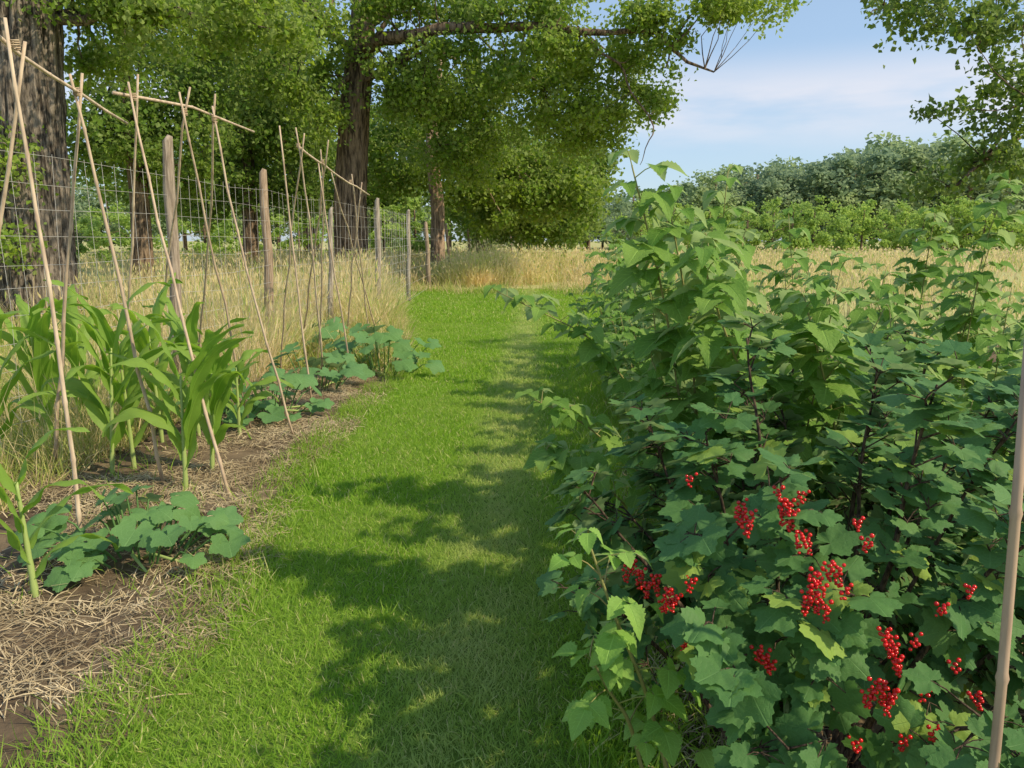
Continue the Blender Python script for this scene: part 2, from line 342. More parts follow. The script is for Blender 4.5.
# ------------------------------------------------------------ trees
def ell(px,py,Y,rx,ry,rz,n):
    c=at(px,py,Y); d=nrm(rng.normal(0,1,(n,3)))*(rng.random(n)**(1/2.2))[:,None]
    return c+d*np.array([rx,ry,rz])
def foliage(mb,C,n,sig,ls,flat=.72,upb=.5):
    m=len(C); sz=rng.uniform(.5,1.35,m)
    d=nrm(rng.normal(0,1,(m*n,3)))*(rng.random(m*n)**.45)[:,None]*1.5+rng.normal(0,.5,(m*n,3))
    P=np.repeat(C,n,0)+d*np.array([1,1,flat])*sig*np.repeat(sz,n)[:,None]
    D=nrm(rng.normal(0,1,(m*n,3))+np.array([0,0,-.3])); N=rng.normal(0,.9,(m*n,3))+np.array([0,0,upb])+d*.45
    R,D,N=frame(D,N); mb.inst(TL,P,R,D,N,rng.uniform(.6,1.25,m*n)*ls)
def tree(name,label,base,trunk,tr,C,sig,nl,ls,lm,bm,nlimb=8,limbs=(),group=None,seg=28,rings=50,ridge=.10,cat='tree',twigr=.03,fq=4.5,flare=.3):
    base=np.array([base[0],base[1],0.]); root=empty(name,base,label,cat,group)
    tp=np.array(trunk,float); k=np.linspace(0,1,len(tp)); kk=np.linspace(0,1,rings)
    pts=np.stack([np.interp(kk,k,tp[:,i]) for i in range(3)],1)
    for _ in range(3): pts[1:-1]=(pts[:-2]+2*pts[1:-1]+pts[2:])/4
    rad=np.interp(kk,[0,.7,1],[tr,tr*.8,tr*.4]); sd=random.random()*50
    def dsp(th,l):
        q=1-abs(mnoise.noise(Vector((math.cos(th)*fq,math.sin(th)*fq,l*.55+sd))))*2
        q2=1-abs(mnoise.noise(Vector((math.cos(th)*fq*2.1,math.sin(th)*fq*2.1,l*1.1+sd))))*2
        return 1+ridge*(q*.6+q2*.45)+.06*mnoise.noise(Vector((math.cos(th)*1.2,math.sin(th)*1.2,l*.3+sd)))+flare*math.exp(-l/.45)
    b=MB(); b.tube(pts,rad,seg,True,dsp); b.build('trunk',bm,root,off=base)
    b=MB(); nodes=[pts[int(rings*.55):]]; nr=[rad[int(rings*.55):]*.3]
    def limb(p,r0,r1,sg=8,wob=.012):
        p=np.array(p); q=np.linspace(0,1,18); kq=np.linspace(0,1,len(p)); pp=np.stack([np.interp(q,kq,p[:,i]) for i in range(3)],1)
        pp[1:-1]+=rng.normal(0,1,(16,3))*np.linalg.norm(p[-1]-p[0])*wob
        for _ in range(1): pp[1:-1]=(pp[:-2]+2*pp[1:-1]+pp[2:])/4
        rr=np.linspace(r0,r1,18)*(1+rng.normal(0,.05,18)); b.tube(pp,rr,sg); nodes.append(pp[3:]); nr.append(rr[3:])
    for L,r0,r1 in limbs: limb(L,r0,r1,10,.018)
    for i in range(nlimb):
        c=C[rng.integers(len(C))]; j=int(rings*rng.uniform(.6,.97)); s=pts[j]; mid=(s+c)/2+np.array([0,0,np.linalg.norm(c-s)*rng.uniform(.02,.2)])
        limb([s,mid,c],rad[j]*rng.uniform(.16,.3),.02*max(1,tr))
    A=np.concatenate(nodes); Ar=np.concatenate(nr)
    for c in C:
        i=int(np.argmin(((A-c)**2).sum(1))); s=A[i]; 
        if np.linalg.norm(c-s)<.05: continue
        mid=(s+c)/2+rng.normal(0,1,3)*.08*np.linalg.norm(c-s)
        r=min(Ar[i]*.6,twigr); b.tube([s,(s+mid)/2+rng.normal(0,.03,3),mid,c],[r,r*.8,r*.6,r*.25],4,False)
    b.build('branch',bm,root,off=base)
    f=MB(); foliage(f,C,nl,sig,ls); f.build('crown',lm,root,smooth=False,off=base)
    return root
def gp(px,Y): p=at(px,240,Y); return (p[0],Y)
def cat_(*a): return np.concatenate(a)
# big oak at the far left
bx,by=gp(27,14)
C=cat_(ell(130,5,14.5,1.6,2,.6,27),ell(215,25,14,1.7,1.8,.5,20),ell(20,-170,14,4,3,1.6,18),ell(95,60,15,.5,.8,.45,6),ell(5,160,13.1,.25,.2,.35,3),ell(8,245,13.1,.25,.2,.3,2))
tree('oak_tree','thick furrowed oak trunk at the far left edge behind the bean poles',(bx,by),[(bx,by,-.2),at(27,150,14),at(25,20,14),at(22,-120,14)],.60,C,.32,195,.105,M['oak'],M['bark'],10,seg=150,rings=150,ridge=.17,fq=6.0,flare=.18,
     limbs=[([at(25,20,14),at(130,15,14.3),at(230,15,14)],.12,.03)])
# second tree behind
bx,by=gp(140,24)
C=cat_(ell(155,125,24,2.6,2,2.2,48),ell(95,140,24.5,1.2,1.5,1.6,16),ell(195,60,25,2.1,2,2,28),ell(130,-110,24,4,3,2.0,12))
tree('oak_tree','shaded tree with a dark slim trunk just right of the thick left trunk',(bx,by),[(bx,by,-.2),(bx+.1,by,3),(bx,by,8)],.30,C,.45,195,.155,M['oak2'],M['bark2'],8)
bx,by=gp(250,33)
C=cat_(ell(255,110,33,3.6,3,4.2,94),ell(215,190,33,2.4,2,1.1,16),ell(290,195,34,2,2,.9,14),ell(250,-80,33,4,3,2.5,12))
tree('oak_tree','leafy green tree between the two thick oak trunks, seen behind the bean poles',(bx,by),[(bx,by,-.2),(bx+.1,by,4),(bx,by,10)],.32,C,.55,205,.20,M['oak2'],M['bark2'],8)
# main oak
bx,by=gp(350,26)
tk=[(bx,by,-.2),at(350,200,26),at(354,120,26),at(362,40,26),at(368,-90,26)]
C=cat_(ell(300,45,25.5,2.4,2.5,1.9,36),ell(320,110,24.8,.9,.8,.7,8),ell(402,85,24.8,1.1,.9,.9,12),ell(380,5,24.6,1.5,.8,.35,8),ell(455,45,23.9,1.1,.5,.35,6),ell(530,12,23.4,1.6,.5,.25,8),ell(560,48,23.0,1.2,.5,.35,7),ell(635,18,22.9,1.1,.5,.25,7),ell(672,40,22.8,.6,.4,.2,3),ell(445,110,27,2.2,1.8,1.9,30),ell(535,85,25.5,3.1,2.5,1.4,44),ell(520,0,25,3.7,3,.6,22),ell(592,118,26,1.7,2.,1.2,24),ell(470,160,28,2.4,2,1.3,22),ell(630,60,24,1.1,1.6,.5,8),ell(735,6,23,1.7,1.5,.35,11),ell(650,100,25,.6,.8,.7,5),ell(430,-150,26,7,5,2.4,24))
tree('oak_tree','main oak with a leaning brown trunk and a long limb reaching right over the path',(bx,by),tk,.50,C,.44,205,.145,M['oak'],M['bark2'],12,seg=90,rings=110,ridge=.16,fq=5.5,
     limbs=[([at(360,62,26),at(385,34,24.9),at(440,34,24.2),at(510,26,23.6),at(575,30,23.2),at(640,36,23),at(690,60,22.8),at(714,72,22.8)],.22,.022),([at(362,60,26),at(320,20,25.5),at(270,-30,25)],.18,.05),([at(364,20,26),at(430,-40,26),at(540,-80,26)],.3,.05),([at(575,30,23.2),at(620,70,23.2),at(655,130,23.2),at(640,165,23.2)],.045,.008)])
bx,by=gp(437,30)
C=cat_(ell(470,160,33,2.9,2.5,1.9,44),ell(530,160,35,2.6,2.5,2.3,38),ell(405,120,35,2.4,2.5,2.2,32),ell(515,205,33,2.6,1.8,1.0,18),ell(565,190,33,1.9,1.5,1.1,14),ell(390,175,34,1.3,1.5,.9,10))
tree('oak_tree','slimmer tree with a pale brown trunk right of the main oak',(bx,by),[(bx,by,-.2),at(438,210,30),at(431,150,30),at(440,60,32)],.27,C,.54,190,.20,M['oak'],M['bark3'],8)
bx,by=gp(482,43)
C=cat_(ell(548,190,43,3.0,3,2.3,42),ell(490,200,43,3.2,3,1.9,32),ell(588,170,43,1.8,2,1.6,14),ell(530,225,42,4.2,2,.9,30))
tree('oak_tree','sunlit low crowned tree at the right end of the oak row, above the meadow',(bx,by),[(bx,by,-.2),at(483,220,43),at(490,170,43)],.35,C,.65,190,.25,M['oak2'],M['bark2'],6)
bx,by=gp(310,50)
C=cat_(ell(310,150,50,6.5,4,4.2,80),ell(390,200,50,3,3,2.2,24),ell(170,175,52,5,4,3.0,36))
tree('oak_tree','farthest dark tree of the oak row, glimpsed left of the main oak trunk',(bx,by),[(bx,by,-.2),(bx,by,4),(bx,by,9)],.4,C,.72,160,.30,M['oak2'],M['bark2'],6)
# right tree with overhanging sprays
bx,by=10.2,11.0
C=cat_(ell(975,-30,9,1.1,1.4,.5,12),ell(905,12,9,.35,.5,.14,5),ell(945,32,9,.45,.6,.2,6),ell(1005,35,9,.4,.6,.4,8),ell(1003,110,9,.4,.7,.45,11),ell(1005,165,9,.5,.7,.3,12),ell(940,115,9,.22,.3,.10,2),ell(935,182,9,.3,.3,.08,4),ell(1180,40,10,2,2,1.7,30))
tree('ash_tree','overhanging leafy branches of a tree at the right edge against the sky',(bx,by),[(bx,by,-.2),(bx-.1,by,3),(bx+.1,by,7)],.22,C,.17,90,.072,M['ash'],M['bark2'],10,twigr=.010)
# far woods
def proto(name,label,cat,h,r,nc,nl,ls,mat,group,low=.12):
    c=nrm(rng.normal(0,1,(nc,3)))*(rng.random(nc)**(1/2.2))[:,None]*np.array([r,r,h*(1-low)/2])+np.array([0,0,h*(1+low)/2])
    tp=[(0,0,-.2),(0.1,0,h*.4),(0,0,h*.85)]
    return tree(name,label,(0,0),tp,h*.02,c,h*.07,nl,ls,mat,M['bark2'],4,group=group,cat=cat,seg=8,rings=10)
WG='far trees of the wood on the horizon'; WL='hazy dark green tree in the far wood on the horizon at right'
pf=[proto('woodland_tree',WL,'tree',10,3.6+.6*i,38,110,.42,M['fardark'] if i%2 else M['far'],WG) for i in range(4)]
def place(pl,i,px,Y,ytop,rr,label=None,group=None,hh=10.):
    b=ray(px,ytop); z=H+b[2]*Y/b[1]; x=at(px,240,Y)[0]; s=z/hh; o=pl[i]
    sc=(s*rr,s*rr,s)
    if i not in first_of[id(pl)]:
        first_of[id(pl)].add(i); o.location=(x,Y,0); o.rotation_euler=(0,0,random.uniform(0,6.28)); o.scale=sc
        if label: o['label']=label
        if group: o['group']=group
    else: dup(o,(x,Y,0),random.uniform(0,6.28),sc,label,group)
first_of={id(pf):set()}
prof=lambda x: float(np.interp(x,[560,680,700,760,800,850,880,920,960,1060],[208,180,174,160,154,144,132,136,142,148]))
x=560; i=0
while x<1080:
    place(pf,i%4,x,random.uniform(118,155),prof(x)+random.uniform(-4,14),1.35); i+=1; x+=random.uniform(9,16)
LG='far trees beyond the field at left'
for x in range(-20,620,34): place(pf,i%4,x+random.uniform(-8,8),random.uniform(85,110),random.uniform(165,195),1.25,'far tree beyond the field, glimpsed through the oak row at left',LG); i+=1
SG='shrubs at the edge of the far field'
ps=[proto('field_shrub','bushy green shrub at the edge of the far field, above the raspberries','shrub',5,3.2,26,100,.26,M['shrub'],SG,0.0) for _ in range(3)]
first_of[id(ps)]=set(); i=0; x=640
while x<1060:
    place(ps,i%3,x,random.uniform(66,80),random.uniform(196,218),1.,hh=5.); i+=1; x+=random.uniform(18,30)
LS2='low shrubs in the field beyond the wire fence'
for x,Y,yt in ((75,40,215),(110,44,205),(205,46,200),(245,42,212),(300,44,208),(385,46,205),(415,48,200)):
    place(ps,i%3,x,Y,yt,1.1,'low leafy shrub in the field beyond the wire fence, under the oaks',LS2,hh=5.); i+=1
# ------------------------------------------------------------ fence
fp=[(-3.55,4.2),(gp(167,7.2)[0],7.2),(gp(265,9.6)[0],9.6),(gp(326,12.2)[0],12.2),(gp(376,15)[0],15),(gp(407,19)[0],19),(gp(428,24)[0],24),(gp(449,29)[0],29),(gp(470,36)[0],36),(gp(492,44)[0],44),(gp(512,52)[0],52)]
fr=empty('wire_fence',(fp[0][0],fp[0][1],0),'tall wire mesh fence on weathered wooden posts behind the bean poles','fence')
off=np.array([fp[0][0],fp[0][1],0])
PH=[2.35,2.42,2.34,2.0,2.28,2.22,2.05,2.1,2.0,2.2,2.1]; PR=[.055,.052,.055,.04,.055,.05,.065,.05,.06,.05,.05]
for i,(x,y) in enumerate(fp):
    b=MB(); h=PH[i]; r=PR[i]; lx=random.uniform(-.12,.12)
    b.tube([(x,y,-.2),(x+lx*.3,y,h*.33),(x+lx*.5+.02,y,h*.55),(x+lx*.7,y,h*.8),(x+lx,y,h-.05),(x+lx*1.05+.02,y,h)],[r*1.15,r*1.1,r*.95,r*1.0,r*.82,r*.45],12,True,lambda th,l:1+.22*mnoise.noise(Vector((math.cos(th)*1.5,math.sin(th)*1.5,l*1.8+i*3)))); b.build('post',M['post'],fr,off=off)
b=MB()
for i in range(len(fp)-1):
    a=np.array([*fp[i],0.]); c=np.array([*fp[i+1],0.]); d=c-a; L=np.linalg.norm(d); sd=np.array([.065,0,0])
    for z in np.arange(.1,2.1,.18 if i<5 else .35):
        zz=[z+random.uniform(-.025,.025) for _ in range(3)]
        b.tube([a+sd+(0,0,zz[0]),a+sd+d*.5+(random.uniform(-.03,.03),0,zz[1]-.02),c+sd+(0,0,zz[2])],.0017 if i<4 else .0026,3,False)
    if i<5:
        n=int(L/.18)
        for k in range(1,n):
            p=a+sd+d*k/n; b.tube([p+(0,0,.08),p+(random.uniform(-.03,.03),0,1.1),p+(random.uniform(-.02,.02),0,2.1)],.0015 if i<4 else .002,3,False)
b.build('wire_mesh',M['wire'],fr,off=off)
# ------------------------------------------------------------ bean poles
def pole_mesh(a,c,r0,r1,seg=8,wob=1.):
    a=np.array(a);c=np.array(c); L=np.linalg.norm(c-a); pts=[];rad=[]; n=max(3,int(L/.27)); bow=rng.normal(0,.02,3)*wob; kink=rng.normal(0,.006,(n+2,3))*wob
    def pt(t): 
        j=min(n,int(t*n)); return a+(c-a)*t+bow*math.sin(math.pi*t)+kink[j]*(1-(t*n-j))+kink[j+1]*(t*n-j)
    tt=sorted([0,1]+[x for i in range(1,n) for x in ((i/n)-.008,i/n,(i/n)+.008)])
    for t in tt:
        r=r0+(r1-r0)*t; nd=any(abs(t-i/n)<1e-6 for i in range(1,n)); pts.append(pt(t)); rad.append(r*(1.28 if nd else 1))
    b=MB(); b.tube(pts,rad,seg); return b
def bean_frame(label,ridge,poles,ties,r=.012):
    o=gnd(*poles[0][2]) if len(poles[0][2])==2 else np.array(poles[0][2]); o=np.array([o[0],o[1],0.])
    root=empty('bean_pole_frame',o,label,'trellis','bamboo bean frames in a row')
    a=at(*ridge[0]);c=at(*ridge[1]); pole_mesh(a,c,.010,.008).build('ridge_pole',M['bamboo'],root,off=o)
    for (tpx,tpy),tY,bt in poles:
        bt=gnd(*bt) if len(bt)==2 else np.array(bt,float); bt=bt-(0,0,.06)
        pole_mesh(bt,at(tpx,tpy,tY),r*random.uniform(.85,1.15),r*.62).build('pole',M['bamboo'],root,off=o)
    for px,py,Y in ties:
        p=at(px,py,Y); b=MB()
        b.tube([p+(.02*math.cos(q*2.1),.02*math.sin(q*2.1)*.8,-.02+.04*q/12) for q in range(13)],.004,5); b.build('tie',M['tie'],root,off=o)
bean_frame('nearest bamboo bean frame, cut by the left edge above the front corn',((-20,25,3.5),(128,124,4.9)),
  [((5,20),3.6,(85,557)),((26,42),3.65,(-2.95,3.9,0)),((80,72),4.3,(50,475)),((69,74),4.3,(164,488))],[(15,45,3.62),(76,92,4.3)],.012)
bean_frame('middle bamboo bean frame with a short ridge cane over the corn',((114,94,4.8),(254,131,6.0)),
  [((137,76),4.9,(122,440)),((129,82),4.85,(232,498)),((188,88),5.2,(140,418)),((180,93),5.15,(252,432)),((217,96),5.5,(192,400)),((211,108),5.5,(298,440))],[(133,97,4.88),(184,112,5.2),(214,120,5.5)],.011)
bean_frame('farthest bamboo bean frame beside the end of the vegetable bed',((298,146,7.0),(369,195,9.5)),
  [((279,126),6.8,(312,405)),((296,128),6.9,(324,385)),((304,133),6.9,(280,378)),((328,140),7.6,(298,362)),((317,160),7.6,(353,382)),((331,172),8.6,(380,345)),((362,182),9.2,(345,350)),((322,150),7.7,(318,366)),((352,174),8.9,(372,350))],[(298,146,7.),(322,162,7.7),(350,182,8.9)],.0105)
# ------------------------------------------------------------ corn
def corn(px,py,h,label,az,nl=9,seed=0,ws=1.):
    r_=random.Random(seed); base=gnd(px,py); root=empty('corn_plant',base,label,'corn')
    b=MB(); lx=r_.uniform(-.06,.06); top=np.array([lx,r_.uniform(-.04,.04),h*.72])
    st=lambda t: top*t+np.array([0,0,-.03*(1-t)])
    q=np.linspace(0,1,13); b.tube([st(t) for t in q],[(.009*(1-t)+.0065)*(1.18 if k%2==0 else 1)*(.8+.2*ws) for k,t in enumerate(q)],8); b.build('stalk',M['cornstalk'],root)
    for i in range(nl):
        t=.24+.74*i/(nl-1); p0=st(t); a=az+(math.pi if i%2 else 0)+r_.uniform(-.6,.6)
        L=h*(.42+.28*math.sin(math.pi*min(1,.25+.65*t)))*r_.uniform(.8,1.15); W=.050*ws*min(1,L/.42)*r_.uniform(.8,1.15); el=math.radians(r_.uniform(58,76)+10*t); drop=math.radians(r_.uniform(60,185)*(1.1-.5*t))
        V=[];U=[];f=[];pos=np.array(p0); n=16; tw=r_.uniform(-1.,1.); ph=r_.uniform(0,6); pw=r_.choice((1.4,2.0,2.8))
        dr=np.array([math.cos(a),math.sin(a),0]); sd=np.array([-math.sin(a),math.cos(a),0])
        for k in range(n+1):
            s=k/n; e=el-drop*s**pw; d=dr*math.cos(e)+np.array([0,0,math.sin(e)]); nn=np.cross(sd,d); 
            if k: pos=pos+d*L/n
            th=tw*s; S=sd*math.cos(th)+nn*math.sin(th); NN=np.cross(S,d)
            w=W*min(1,.35+s*3)*(1-s**2.2)**.8+.001
            for c in (-1,-.5,0,.5,1):
                V.append(pos+S*c*w+NN*(abs(c)*w*.5*(1-.6*s))+NN*abs(c)*.012*math.sin(s*18+ph+c)); U.append((abs(c),s))
        for k in range(n):
            for c in range(4):
                q0=k*5+c; f.append((q0,q0+1,q0+6,q0+5))
        m=MB(); m.raw(V,f,U); m.build('leaf',M['corn'],root)
corn(37,602,.72,'lone front corn plant at the lower left beside the nearest pole',.35,7,1,.75)
corn(112,478,1.16,'tall corn plant between the nearest two bean poles',.3,10,2)
corn(135,470,1.06,'corn plant right behind the pole that ends in the bed centre',1.0,9,3)
corn(52,455,1.22,'tall corn plant behind the nearest pole at left',2.8,10,4)
corn(186,494,1.0,'rightmost front corn plant with upright bright leaves',.2,10,5)
corn(212,474,.92,'corn plant at the right end of the corn patch near the lawn',-.6,9,6)
corn(163,446,1.14,'corn plant at the back of the corn patch, right of centre',.9,9,7)
corn(2,468,1.12,'corn plant cut by the left edge of the picture',.1,8,8)
corn(240,440,.78,'short corn plant half hidden behind the poles right of the patch',.4,8,10)
corn(86,446,1.18,'corn plant at the back of the patch, left of centre',1.7,9,9)
corn(200,440,1.02,'corn plant at the back right of the patch behind the brightest one',2.9,9,14)
# ------------------------------------------------------------ squash
def squash(c,label,n,sp,sz,hh,seed,stretch=(1,1)):
    r_=random.Random(seed); base=np.array([c[0],c[1],.03]); root=empty('squash_plant',base,label,'squash')
    b=MB()
    for k in range(3):
        a=r_.uniform(0,6.28); b.tube([(0,0,-.02),(.3*sp*math.cos(a)*stretch[0],.3*sp*math.sin(a)*stretch[1],.05),(.75*sp*math.cos(a+.3)*stretch[0],.75*sp*math.sin(a+.3)*stretch[1],.03)],[.010,.009,.006],6)
    b.build('stem',M['cornstalk'],root)
    for i in range(n):
        a=i*2.4+r_.uniform(-.3,.3); rr=sp*math.sqrt((i+.5)/n); p=np.array([rr*math.cos(a)*stretch[0],rr*math.sin(a)*stretch[1],hh*r_.uniform(.3,1)*(1-.5*(rr/sp)**2)])
        q=np.array([p[0]*.55,p[1]*.55,.02]); m=MB(); m.tube([q,(q+p)/2+(0,0,.04),p],[.006,.005,.004],5,False)
        o=np.array([math.cos(a)*stretch[0],math.sin(a)*stretch[1],0]); N=np.array([0,-.3,1.])+o*r_.uniform(.1,.9)+np.array([r_.uniform(-.5,.5),r_.uniform(-.6,.1),0]); D=o+np.array([r_.uniform(-.6,.6),r_.uniform(-.7,.3),-.35])
        R,D,N=frame(D[None],N[None]); m.inst(SQ[i%3],(p)[None],R,D,N,np.array([sz*r_.uniform(.6,1.2)])); m.build('leaf',M['squash'],root)
squash(gnd(142,562),'squash plant with broad blue green leaves at the front of the corn patch',42,.50,.096,.34,1,(1.0,.7))
squash(gnd(268,418),'squash plant with dark leaves under the middle bean poles',22,.52,.13,.42,2)
squash(gnd(384,376),'leafy squash plant at the far end of the bed beside the lawn',28,.62,.15,.62,3)
squash(gnd(318,392),'squash plant at the foot of the farthest bean frame',20,.48,.14,.5,4)
squash(gnd(222,425),'squash plant half hidden between corn and middle poles',14,.48,.14,.5,5)
squash(gnd(345,362),'squash plant behind the farthest bean frame',18,.55,.15,.6,6)
# ------------------------------------------------------------ raspberries
def add_leaf(f,s,p,az,el,pl,L,r_,five):
    d=np.array([math.cos(az)*math.cos(el),math.sin(az)*math.cos(el),math.sin(el)]); e=p+d*pl; s.tube([p,(p+e)/2+(0,0,.006),e],[.0022,.0018,.0015],4,False)
    h=np.array([math.cos(az),math.sin(az),0]); sd=np.array([-math.sin(az),math.cos(az),0]); dr=r_.uniform(.0,.65)
    items=[(e+h*.02,h-np.array([0,0,dr]),1.),(e,h*.35+sd-np.array([0,0,dr*.7]),.8),(e,h*.35-sd-np.array([0,0,dr*.7]),.8)]
    if five: items+=[(p+d*pl*.6,h*.3+sd-np.array([0,0,dr*.8]),.66),(p+d*pl*.6,h*.3-sd-np.array([0,0,dr*.8]),.66)]
    for q,D,k in items:
        N=np.array([0,0,1.])+h*r_.uniform(-.1,.5)+np.array([r_.uniform(-.35,.35),r_.uniform(-.35,.35),0])
        R,DD,NN=frame(D[None],N[None]); f.inst(OV[r_.randrange(3)],np.array(q)[None],R,DD,NN,np.array([[L*k*r_.uniform(.95,1.2),L*k,L*k]]))
def cane_on(f,s,pts,r_,L,step,start=.12,r=.005,shrink=.5):
    pts=np.array(pts,float); q=np.linspace(0,1,16); kq=np.linspace(0,1,len(pts)); pp=np.stack([np.interp(q,kq,pts[:,i]) for i in range(3)],1)
    for _ in range(2): pp[1:-1]=(pp[:-2]+2*pp[1:-1]+pp[2:])/4
    s.tube(pp,np.linspace(r,r*.4,16),6); ln=np.linalg.norm(np.diff(pp,axis=0),axis=1).sum(); n=int(ln*(1-start)/step); az=r_.uniform(0,6.28)
    for i in range(n):
        t=start+(1-start)*(i+1)/n; p=np.array([np.interp(t,q,pp[:,k]) for k in range(3)]); az+=2.4
        sc=(1-shrink*max(0,(t-.8)/.2)); add_leaf(f,s,p,az,math.radians(r_.uniform(5,45)+20*max(0,t-.8)*5),r_.uniform(.05,.11)*sc,L*sc*r_.uniform(.7,1.25),r_,r_.random()<.5)
RG='raspberry plants in the hedge along the right side of the lawn'
def rasp(seed,h,nc):
    r_=random.Random(seed); root=empty('raspberry_plant',(0,0,0),'leafy raspberry plant in the row along the right side of the lawn','raspberry',RG)
    f=MB()
    for k in range(nc):
        a=k*6.28/nc+r_.uniform(-.5,.5); b=np.array([.10*math.cos(a),.10*math.sin(a),-.03]); hh=h*r_.uniform(.58,1.2); o=r_.uniform(.12,.44)
        s=MB(); cane_on(f,s,[b,b+(o*.3*math.cos(a),o*.3*math.sin(a),hh*.5),b+(o*math.cos(a),o*math.sin(a),hh)],r_,r_.uniform(.105,.14),.055,.08)
        s.build('cane',M['cane'],root)
    f.build('foliage',M['rasp'],root); return root
rp=[rasp(100+i,1.45,5) for i in range(6)]; used=set()
RB='raspberry plants in the bed behind the front row'
def prasp(i,x,y,s,label=None,group=None):
    if i not in used:
        used.add(i); o=rp[i]; o.location=(x,y,.01); o.rotation_euler=(0,0,random.uniform(0,6.28)); o.scale=(s,s,s)
        if label: o['label']=label; o['group']=group
    else: dup(rp[i],(x,y,.01),random.uniform(0,6.28),s,label,group)
k=0; y=2.8
while y<9.6:
    prasp(k%6,1.0+random.uniform(-.16,.12)+.055*(y-3),y,random.uniform(.82,1.10)); k+=1; y+=random.uniform(.44,.64)
BLb='raspberry plant in the mass of foliage behind the front row at right'
for xr in (1.7,2.5,3.4,4.3,5.2):
    y=max(2.8,xr*1.1)+random.uniform(0,.3)
    while y<6.6:
        prasp(k%6,xr+random.uniform(-.2,.2),y,random.uniform(.74,1.04) if xr>2 else random.uniform(.8,1.06),BLb,RB); k+=1; y+=random.uniform(.62,.9)
def solo(label,pts,mat,L,seed,step=.07,start=.1,r=.006,shrink=.35):
    r_=random.Random(seed); b=np.array([pts[0][0],pts[0][1],0.]); root=empty('raspberry_cane',b,label,'raspberry'); f=MB(); s=MB()
    cane_on(f,s,np.array(pts)-b,r_,L,step,start,r,shrink); s.build('cane',M['cane'],root); f.build('foliage',mat,root)
solo('young light green raspberry shoot leaning over the lawn edge, left of the currants',[(.44,1.72,-.02),at(650,700,1.62),at(612,610,1.58),at(588,540,1.58)],M['raspl'],.072,5,.05,.12)
solo('short light green raspberry shoot low beside the lawn, under the taller young shoot',[(.38,1.74,-.02),at(630,720,1.64),at(608,690,1.6),at(590,655,1.58)],M['raspl'],.062,25,.05,.2)
solo('tallest raspberry cane, rising above the hedge against the sky',[(.95,2.75,-.02),at(690,470,2.75),at(665,300,2.75),at(632,166,2.7)],M['rasp'],.145,6,.05,.3,.007,.25)
solo('tall raspberry cane just right of the tallest one, with big hanging leaves',[(1.0,2.8,-.02),at(700,470,2.8),at(690,320,2.75),at(668,200,2.7)],M['rasp'],.145,16,.055,.3,.007)
solo('raspberry cane arching left out of the hedge over the lawn',[(1.0,4.2,-.02),at(640,400,4.1),at(590,335,4.0),at(498,292,3.9)],M['rasp'],.13,8,.055,.3)
solo('tall raspberry cane with drooping leaves in front of the hedge top',[(1.1,2.7,-.02),at(760,420,2.6),at(720,320,2.5),at(700,250,2.5)],M['rasp'],.14,9,.055,.3)
solo('raspberry cane standing between the currant tops and the hedge',[(1.25,2.7,-.02),at(840,450,2.6),at(820,360,2.5),at(805,300,2.5)],M['rasp'],.135,31,.05,.3)
solo('raspberry cane with fresh tips rising at the right edge of the hedge',[(2.6,4.2,-.02),at(960,380,4.2),at(985,240,4.2),at(1010,180,4.2)],M['rasp'],.13,12,.06,.3)
solo('raspberry cane rising above the hedge left of the right edge tree',[(2.6,4.8,-.02),at(915,350,4.8),at(925,270,4.8),at(935,215,4.8)],M['rasp'],.13,13,.06,.3)
solo('raspberry cane bending low to the left over the mown path at mid distance',[(.9,3.6,-.02),at(640,470,3.5),at(580,420,3.4),at(535,400,3.4)],M['rasp'],.115,14,.055,.2)
solo('raspberry cane leaning into the path just behind the berry laden bush',[(.8,2.9,-.02),at(640,520,2.8),at(590,470,2.7),at(545,455,2.7)],M['rasp'],.11,15,.05,.2)
